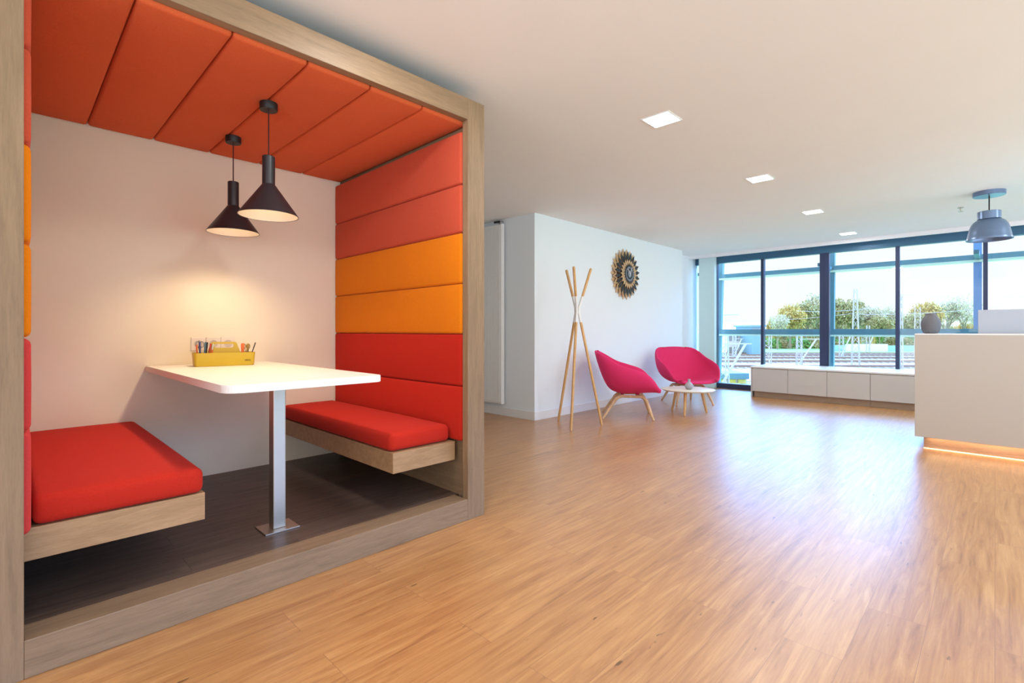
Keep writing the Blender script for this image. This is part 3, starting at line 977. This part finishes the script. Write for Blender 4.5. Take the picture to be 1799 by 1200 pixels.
# ================================================================ RECEPTION DESK
rd = thing('reception_desk', 'tall greige reception desk with glowing plinth on the right', 'desk', (6.6, -1.0, 0))
b = B(); add_box(b, (6.200, -3.2, .120), (6.235, .561, 1.108), .002); obj('front_panel', b, M['desk'], rd)
b = B(); add_box(b, (6.236, .526, .120), (7.0, .561, 1.108), .002); obj('side_panel', b, M['desk'], rd)
b = B(); add_box(b, (6.200, -3.2, 1.109), (6.62, .561, 1.122), .002); obj('counter_top', b, M['white'], rd)
b = B(); add_box(b, (6.236, -3.2, .72), (7.05, .525, .75), .002); obj('work_surface', b, M['white'], rd)
b = B(); add_box(b, (6.29, -3.1, 0), (6.9, .50, .719)); obj('plinth', b, M['kick'], rd)
b = B(); add_box(b, (6.279, -3.1, .0), (6.289, .50, .007)); obj('light_strip', b, M['led'], rd)
ld = bpy.data.lights.new('plinth_glow', 'AREA'); ld.shape = 'RECTANGLE'; ld.size = .03; ld.size_y = 3.5; ld.energy = 6; ld.color = (1, .62, .36)
lo = bpy.data.objects.new('plinth_glow', ld); S.collection.objects.link(lo); lo.parent = rd; lo.location = (6.255 - 6.6, -1.28 + 1.0, .115)

b = thing('desk_vase', 'dark grey ribbed vase on the reception counter', 'vase', (6.36, .452, 1.122))
m_ = B(); add_lathe(m_, [(0, 0), (.048, 0), (.060, .010), (.073, .045), (.078, .085), (.076, .115), (.064, .148), (.046, .176), (.041, .184), (.043, .198), (.039, .198), (.037, .184), (.05, .15), (.06, .10), (0, .02)], (0, 0, 0), 96,
                    lambda a, z: 1 + (.012 * (abs(sin(a * 16)) - .5) if z < .18 else 0))
obj('body', m_, M['vase'], b, True, world=False)

sc_ = thing('desk_screen', 'pale grey glossy screen standing behind the reception counter', 'screen', (6.98, -.45, .75))
b = B(); add_box(b, (6.96, -.95, .86), (6.985, .125, 1.362), .004); obj('panel', b, M['screen'], sc_)
b = B(); add_box(b, (6.988, -.47, .78), (7.01, -.33, 1.0), .002); obj('stand', b, M['steel'], sc_)
b = B(); add_box(b, (6.88, -.52, .751), (7.04, -.28, .78), .002); obj('foot', b, M['steel'], sc_)

# ================================================================ OUTSIDE
CF = Vector((cos(YAW), sin(YAW), 0)); CR = Vector((sin(YAW), -cos(YAW), 0))
def at(px, py, depth):
    """point of the place that lies in direction (px,py) of the survey photograph at a distance"""
    return Vector((0, 0, 1.15)) + depth * (CF + CR * ((px - 899.5) / HFOC) + Vector((0, 0, 1)) * ((581.0 - py) / HFOC))
GZ = -4.5
def gd(py): return (1.15 - GZ) * HFOC / (py - 581.0)
def onground(px, py):
    p = at(px, py, gd(py)); p.z = GZ; return p

# steel outside the glass (sun-shade frame)
es = thing('facade_frame', 'teal steel frame standing outside the window with two rails', 'steel frame', (10.9, 1, 0))
XE = 11.0
for y, w_, tilt, mt in ((4.43, .12, .10, 'ext_steel'), (2.24, .07, .03, 'ext_steel'), (.20, .10, 0, 'ext_blue'), (-1.9, .10, 0, 'ext_blue'), (-3.9, .1, 0, 'ext_blue')):
    b = B(); bar(b, (XE + .02, y + tilt, -4.5), (XE + .02, y - tilt * 1.2, 3.2), w_, .10); obj('upright', b, M[mt], es)
for z0, hh in ((1.075, .105), (2.295, .085)):
    b = B(); add_box(b, (XE - .05, -4.2, z0), (XE + .06, 4.55, z0 + hh)); rl = obj('rail', b, M['ext_steel'], es)
    b = B(); add_box(b, (XE - .07, -4.2, z0 - .035), (XE + .05, 4.55, z0 - .001)); obj('rail_lip', b, M['ext_light'], rl)
for y in (4.43, 2.24, .2, -1.9, -3.9):
    b = B(); add_box(b, (WX + .09, y - .03, 2.30), (XE - .05, y + .03, 2.36)); obj('bracket', b, M['ext_steel'], es)

# ground
b = B(); add_box(b, (WX + .6, -420, GZ - .5), (520, 420, GZ))
tag(obj('grass_ground', b, M['grass']), 'pale green railway land beyond the window', 'grass', kind='stuff')
# building below the room (its own outer wall down to the ground)
b = B(); add_box(b, (XB, YR - .12, GZ), (WX + .12, 6.1, -.1)); struct('wall_lower', b, M['render'])

def band(py0, py1, px0, px1, mat, name, label, cat, h=.1, kind=None):
    d0, d1 = gd(py0), gd(py1)
    bm = B()
    q = []
    for d_, in ((d0,), (d1,)):
        for lx in (px0, px1):
            p = Vector((0, 0, 0)) + d_ * CF + CR * ((lx - 899.5) / HFOC) * d_
            q.append((p.x, p.y))
    add_prism(bm, [q[0], q[1], q[3], q[2]], GZ, GZ + h)
    return tag(obj(name, bm, M[mat]), label, cat, kind=kind)
band(672, 622, 1100, 2100, 'ballast', 'track_bed', 'pale brown ballast bed under the railway tracks', 'ballast', .12, 'stuff')
band(720, 672.5, 1150, 2100, 'tarmac', 'paved_yard', 'pale paved yard strip nearest the window', 'paving', .10)
for k, (a_, c_) in enumerate(((1258, 1272), (1280, 1293))):
    pass
bandy = band(681, 668, 1200, 1300, 'yellow', 'yellow_strip', 'yellow painted strip on the paved yard', 'marking', .16)

def track(py, label):
    d_ = gd(py)
    t = thing('railway_track', label, 'railway track', (0, 0, GZ + .12), 0, 'railway tracks beyond the window')
    c = CF * d_
    a_, b_ = d_ * .22, d_ * 1.25
    for off in (-.72, .72):
        bm = B(); p = c + CR * a_ + CF * off; q = c + CR * b_ + CF * off
        bar(bm, (p.x, p.y, GZ + .42), (q.x, q.y, GZ + .42), .12, .2); obj('rail', bm, M['rail'], t)
    bm = B(); s = a_
    while s < b_:
        p = c + CR * s; bar(bm, (*(p - CF * 1.3).xy, GZ + .22), (*(p + CF * 1.3).xy, GZ + .22), .26, .2); s += 1.2
    so_ = obj('sleepers', bm, M['sleeper'], t); so_['kind'] = 'stuff'
for py, l in ((623.5, 'farthest railway track, next to the hedge'), (627, 'second farthest railway track beyond the window'), (632, 'middle railway track beyond the window'),
              (638.5, 'railway track in front of the middle one'), (648, 'railway track nearest the building')):
    track(py, l)

def mast(px, pybase, pytop, w0, w1, label, stay=None, arm=False, group='catenary masts'):
    d_ = gd(pybase)
    bp = onground(px, pybase)
    h_ = (581 - pytop) / HFOC * d_ + (1.15 - GZ)
    t = thing('catenary_mast', label, 'mast', bp, 0, group)
    b = B()
    n = max(6, int(h_ / 1.1))
    c4 = lambda s, k: Vector(((-1, 1, 1, -1)[k] * s / 2, (-1, -1, 1, 1)[k] * s / 2, 0))
    for k in range(4):
        bar(b, c4(w0, k), c4(w1, k) + Vector((0, 0, h_)), .09)
    obj('chords', b, M['galv'], t, world=False)
    b = B()
    for i in range(n):
        s0 = w0 + (w1 - w0) * i / n; s1 = w0 + (w1 - w0) * (i + 1) / n
        for k in range(4):
            k2 = (k + 1) % 4
            p, q = (k, k2) if i % 2 else (k2, k)
            bar(b, c4(s0, p) + Vector((0, 0, h_ * i / n)), c4(s1, q) + Vector((0, 0, h_ * (i + 1) / n)), .05)
    obj('lattice', b, M['galv'], t, world=False)
    if stay:
        b = B(); e = CR * stay
        bar(b, (0, 0, h_ * .12), (e.x, e.y, h_ * .80), .16); bar(b, (e.x * 1.25, e.y * 1.25, h_ * .80), (0, 0, h_ * .80), .10)
        obj('cantilever', b, M['galv'], t, world=False)
    return t
mast(1503, 647, 507, 1.0, .38, 'tallest lattice railway mast, standing alone against the trees')
mast(1270, 684, 584, .85, .7, 'thick lattice mast seen low behind the pink chair', 2.2)
mast(1346, 649, 580, 1.1, 1.1, 'broad lattice mast just right of the first window post')
mast(1404, 647, 583, .7, .6, 'white mast with a slanting arm, middle of the second pane', 2.6)
mast(1478, 632, 580, .7, .6, 'short mast with a slanting arm left of the tallest mast', 1.8)
mast(1525, 622, 572, .7, .6, 'small distant mast right of the tallest mast', 1.6)
mast(1584, 650, 516, .3, .22, 'slim tall mast just right of the third window post')
mast(1612, 632, 540, .9, .8, 'lattice mast left of the dark vase')
mast(1290, 632, 586, .6, .5, 'small distant mast before the white house', 1.4)

def wire(p, q, sag, label, r_=.035):
    b = B(); pts = []
    for k in range(13):
        s = k / 12; v = p.lerp(q, s); v.z -= sag * 4 * s * (1 - s); pts.append(v)
    add_tube(b, pts, r_, 6)
    o = obj('overhead_wire', b, M['galv']); return tag(o, label, 'wire', 'overhead wires over the tracks')
wire(at(1270, 562, 88), at(1503, 550, 75), .5, 'overhead wire running left from the tallest mast')
wire(at(1503, 552, 75), at(1760, 538, 70), .4, 'overhead wire running right from the tallest mast')
wire(at(1400, 546, 92), at(1584, 534, 71), .5, 'upper overhead wire crossing the left tree crowns')
wire(at(1555, 519, 80), at(1584, 517, 71), .1, 'short overhead wire left of the slim mast top', .03)
wire(at(1584, 517, 71), at(1810, 521, 70), .3, 'highest overhead wire running right over the treetops', .03)

# trees ---------------------------------------------------------------
def tree_meshes(seed, leaf_n, leaf_size, spread=1.0, bare=False):
    rnd = random.Random(seed)
    tips = []
    bt = B()
    def grow(p, d, L, r, lev):
        q = p + d * L
        add_tube(bt, [p, (p + q) / 2 + Vector((rnd.uniform(-.04, .04), rnd.uniform(-.04, .04), 0)) * L, q], [r, r * .8, r * .6], 5, False)
        if lev >= 4:
            tips.append(q); return
        if lev >= 2: tips.append((p + q) / 2)
        n = 3 if lev else 5
        for k in range(n):
            a = rnd.uniform(0, 2 * pi)
            nd = (d + Vector((cos(a), sin(a), rnd.uniform(-.15, .35))) * rnd.uniform(.5, .95) * spread).normalized()
            grow(q, nd, L * rnd.uniform(.62, .84), r * .55, lev + 1)
    grow(Vector((0, 0, 0)), Vector((0, 0, 1)), .17, .022, 0)
    zmax = max(t.z for t in tips) ; 
    fl = B()
    for k in range(leaf_n):
        t = rnd.choice(tips)
        p = t + Vector((rnd.gauss(0, .035), rnd.gauss(0, .035), rnd.gauss(0, .032)))
        n = Vector((rnd.gauss(0, 1), rnd.gauss(0, 1), rnd.gauss(0, 1))).normalized()
        s = n.orthogonal().normalized(); u = n.cross(s); z = leaf_size * rnd.uniform(.6, 1.3)
        fl.faces.new([fl.verts.new(p + s * z * a + u * z * c) for a, c in ((-1, -.6), (1, -.6), (1, .6), (-1, .6))])
    return bt, fl, zmax + .05
protos = []
for seed, ln, ls in ((3, 5200, .013), (8, 5200, .013), (21, 1500, .010)):
    bt, fl, zm = tree_meshes(seed, ln, ls)
    for m2 in (bt, fl): bmesh.ops.scale(m2, vec=(1 / zm,) * 3, verts=m2.verts)
    mt = bpy.data.meshes.new('trunk'); bt.to_mesh(mt); bt.free(); mt.materials.append(M['bark'])
    mf = bpy.data.meshes.new('crown'); fl.to_mesh(mf); fl.free()
    protos.append((mt, mf))
def tree(px, pytop, wpx, d_, kind, mat, label, rot=0):
    base = at(px, 581, d_); base.z = GZ
    h_ = (581 - pytop) / HFOC * d_ + (1.15 - GZ)
    wd = wpx / HFOC * d_
    t = thing('tree', label, 'tree', base, rot, 'trees beyond the railway')
    mt, mf = protos[kind]
    mf2 = mf.copy(); mf2.materials.append(M[mat])
    for nm, m2 in (('trunk', mt), ('crown', mf2)):
        o = bpy.data.objects.new(nm, m2); S.collection.objects.link(o); o.parent = t
        o.scale = (wd, wd, h_)
tr = [(1366, 552, 46, 150, 2, 'leaf_pale', 'small bare tree at the left foot of the big crown'),
      (1388, 537, 52, 155, 0, 'leaf_gold', 'golden tree left in the second pane'),
      (1415, 530, 56, 160, 1, 'leaf_olive', 'olive tree beside the golden one'),
      (1437, 519, 58, 165, 0, 'leaf_pale', 'tallest pale tree left of the double window post'),
      (1474, 526, 56, 160, 1, 'leaf_olive', 'olive tree right of the double window post'),
      (1498, 528, 56, 165, 0, 'leaf_olive', 'olive tree directly behind the tallest mast'),
      (1526, 538, 54, 160, 1, 'leaf_pale', 'pale round tree right of the tallest mast'),
      (1545, 556, 40, 155, 0, 'leaf_olive', 'small olive tree at the right foot of the big crown'),
      (1570, 539, 44, 170, 2, 'leaf_pale', 'bare thin tree left of the third window post'),
      (1602, 552, 50, 160, 0, 'leaf_olive', 'olive tree right of the third window post'),
      (1628, 531, 56, 165, 1, 'leaf_gold', 'golden-green tree above the dark vase'),
      (1662, 524, 60, 170, 2, 'leaf_pale', 'bare pale tree right of the dark vase'),
      (1695, 520, 62, 165, 2, 'leaf_pale', 'tall bare tree left of the blue steel post'),
      (1738, 545, 60, 165, 2, 'leaf_pale', 'bare tree behind the right window post')]
for i, (px, pt, wp, d_, kd, mt_, lb) in enumerate(tr):
    tree(px, pt, wp, d_, kd, mt_, lb, i * 1.3)
# hedges / undergrowth
def shrub_mesh(seed, n, L):
    rnd = random.Random(seed); b = B()
    for k in range(n):
        a, c = rnd.uniform(0, 2 * pi), rnd.random() ** .5
        x, y = c * cos(a), c * sin(a); z = sqrt(max(0, 1 - c * c)) * rnd.random() ** .4
        p = Vector((x, y, z)); nn = Vector((rnd.gauss(0, 1), rnd.gauss(0, 1), rnd.gauss(0, 1))).normalized()
        s = nn.orthogonal().normalized(); u = nn.cross(s); q = L * rnd.uniform(.6, 1.3)
        b.faces.new([b.verts.new(p + s * q * e + u * q * f) for e, f in ((-1, -.6), (1, -.6), (1, .6), (-1, .6))])
    me = bpy.data.meshes.new('shrub'); b.to_mesh(me); b.free(); return me
shm = {m_: shrub_mesh(i + 40, 900, .10) for i, m_ in enumerate(('leaf_green', 'leaf_olive', 'leaf_gold', 'leaf_pale'))}
for k_, me in shm.items(): me.materials.append(M[k_])
rnd = random.Random(5)
names = {'leaf_green': 'green', 'leaf_olive': 'olive', 'leaf_gold': 'golden', 'leaf_pale': 'pale'}
k = 0
px = 1290
while px < 1720:
    for row, (pb, hgt) in enumerate(((605, 9.5), (612, 3.0))):
        if row == 1 and 1484 < px < 1562: continue
        mt_ = rnd.choice(['leaf_green', 'leaf_green', 'leaf_olive'] if row else ['leaf_olive', 'leaf_gold', 'leaf_olive', 'leaf_pale', 'leaf_green'])
        p = onground(px + rnd.uniform(-4, 4), pb)
        o = bpy.data.objects.new('shrub', shm[mt_]); S.collection.objects.link(o); o.location = p
        hh = hgt * rnd.uniform(.75, 1.15)
        if px < 1345: hh *= .45
        o.scale = (3.2, 2.4, hh); o.rotation_euler = (0, 0, rnd.uniform(0, 6))
        tag(o, f'{names[mt_]} shrub in the {"front" if row else "back"} row of the hedge behind the tracks', 'shrub', f'{names[mt_]} shrubs in the {"front" if row else "back"} hedge row')
    px += 13

# buildings beyond
def house(px0, px1, pyt, d_, mat, label, win_n=4, rows=2):
    p, q = at(px0, 581, d_), at(px1, 581, d_)
    zt = 1.15 + (581 - pyt) / HFOC * d_
    t = thing('house', label, 'building', ((p.x + q.x) / 2, (p.y + q.y) / 2, GZ))
    b = B(); dp = CF * 8
    add_prism(b, [(p.x, p.y), (q.x, q.y), (q.x + dp.x, q.y + dp.y), (p.x + dp.x, p.y + dp.y)], GZ, zt); obj('walls', b, M[mat], t)
    b = B(); e = CR * .4; f_ = CF * .4
    add_prism(b, [(p - e - f_)[:2], (q + e - f_)[:2], (q + e + f_ + dp)[:2], (p - e + f_ + dp)[:2]], zt, zt + .35); obj('roof', b, M['slate'], t)
    for r_ in range(rows):
        for i in range(win_n):
            s = (i + .5) / win_n; c = p.lerp(q, s) - CF * .06
            z = zt - 1.0 - r_ * 2.7
            b = B(); bar(b, (*(c - CR * .6).xy, z), (*(c + CR * .6).xy, z), .12, 1.2); obj('window', b, M['pane_out'], t)
house(1277, 1319, 587, 118, 'render', 'white house low in the first window pane')
house(1321, 1342, 574, 112, 'slate', 'blue-grey block beside the white house', 2, 1)
# low white wall behind the tracks
def low_wall(px0, px1, py, h_, mat, name, label, cat):
    p, q = onground(px0, py), onground(px1, py); b = B(); dp = CF * .5
    add_prism(b, [(p.x, p.y), (q.x, q.y), (q.x + dp.x, q.y + dp.y), (p.x + dp.x, p.y + dp.y)], GZ, GZ + h_)
    return tag(obj(name, b, M[mat]), label, cat)
low_wall(1487, 1560, 617.5, 2.0, 'render', 'boundary_wall', 'long white boundary wall right of the tallest mast', 'wall')
low_wall(1560, 1720, 617.5, 1.6, 'wagon', 'boundary_fence', 'pale blue boundary fence behind the reception desk end', 'fence')
low_wall(1455, 1486, 617, 1.6, 'wagon', 'boundary_fence', 'pale blue boundary fence left of the white wall', 'fence')
low_wall(1362, 1400, 612, 1.8, 'wagon', 'parked_wagon', 'pale blue wagon low behind the hedge left of the mast', 'wagon')
# low service shed near the building
p, q = at(1240, 581, 52), at(1312, 581, 52); dp = CF * 3
sd = thing('service_shed', 'low teal-roofed shed with yellow panels at the foot of the window', 'shed', ((p.x + q.x) / 2, (p.y + q.y) / 2, GZ + .1))
b = B(); add_prism(b, [(p.x, p.y), (q.x, q.y), (q.x + dp.x, q.y + dp.y), (p.x + dp.x, p.y + dp.y)], GZ + .1, -3.9); obj('walls', b, M['galv'], sd)
b = B(); f_ = CF * .5; add_prism(b, [(p - f_)[:2], (q - f_)[:2], (q + dp)[:2], (p + dp)[:2]], -3.9, -3.3); obj('roof', b, M['ext_steel'], sd)
for k in range(4):
    c = p.lerp(q, (k + .5) / 4) - CF * .06; b = B()
    bar(b, (*(c - CR * .4).xy, -4.18), (*(c + CR * .4).xy, -4.18), .1, .42); obj('yellow_panel', b, M['yellow'], sd)
# crane on the left skyline
cp = at(1266, 581, 300); cp.z = GZ
cr = thing('tower_crane', 'faint distant tower crane on the left skyline', 'crane', cp)
b = B(); bar(b, (0, 0, 0), (0, 0, 14.5), .7); obj('tower', b, M['galv'], cr, world=False)
b = B(); e = CR; bar(b, (-e.x * 3, -e.y * 3, 15), (e.x * 11, e.y * 11, 15.4), .6); obj('jib', b, M['galv'], cr, world=False)
# tree line on the horizon
b = B(); rnd = random.Random(9)
for i in range(60):
    px = 1150 + i * 14
    p = at(px, 581, 330); p.z = GZ
    hh = 6.5 + rnd.uniform(-1.2, 2)
    add_lathe(b, [(6, 0), (6.5, hh * .5), (4, hh * .85), (0, hh)], p, 8)
tag(obj('horizon_woods', b, M['leaf_pale']), 'faint line of woods along the horizon', 'woods', kind='stuff')
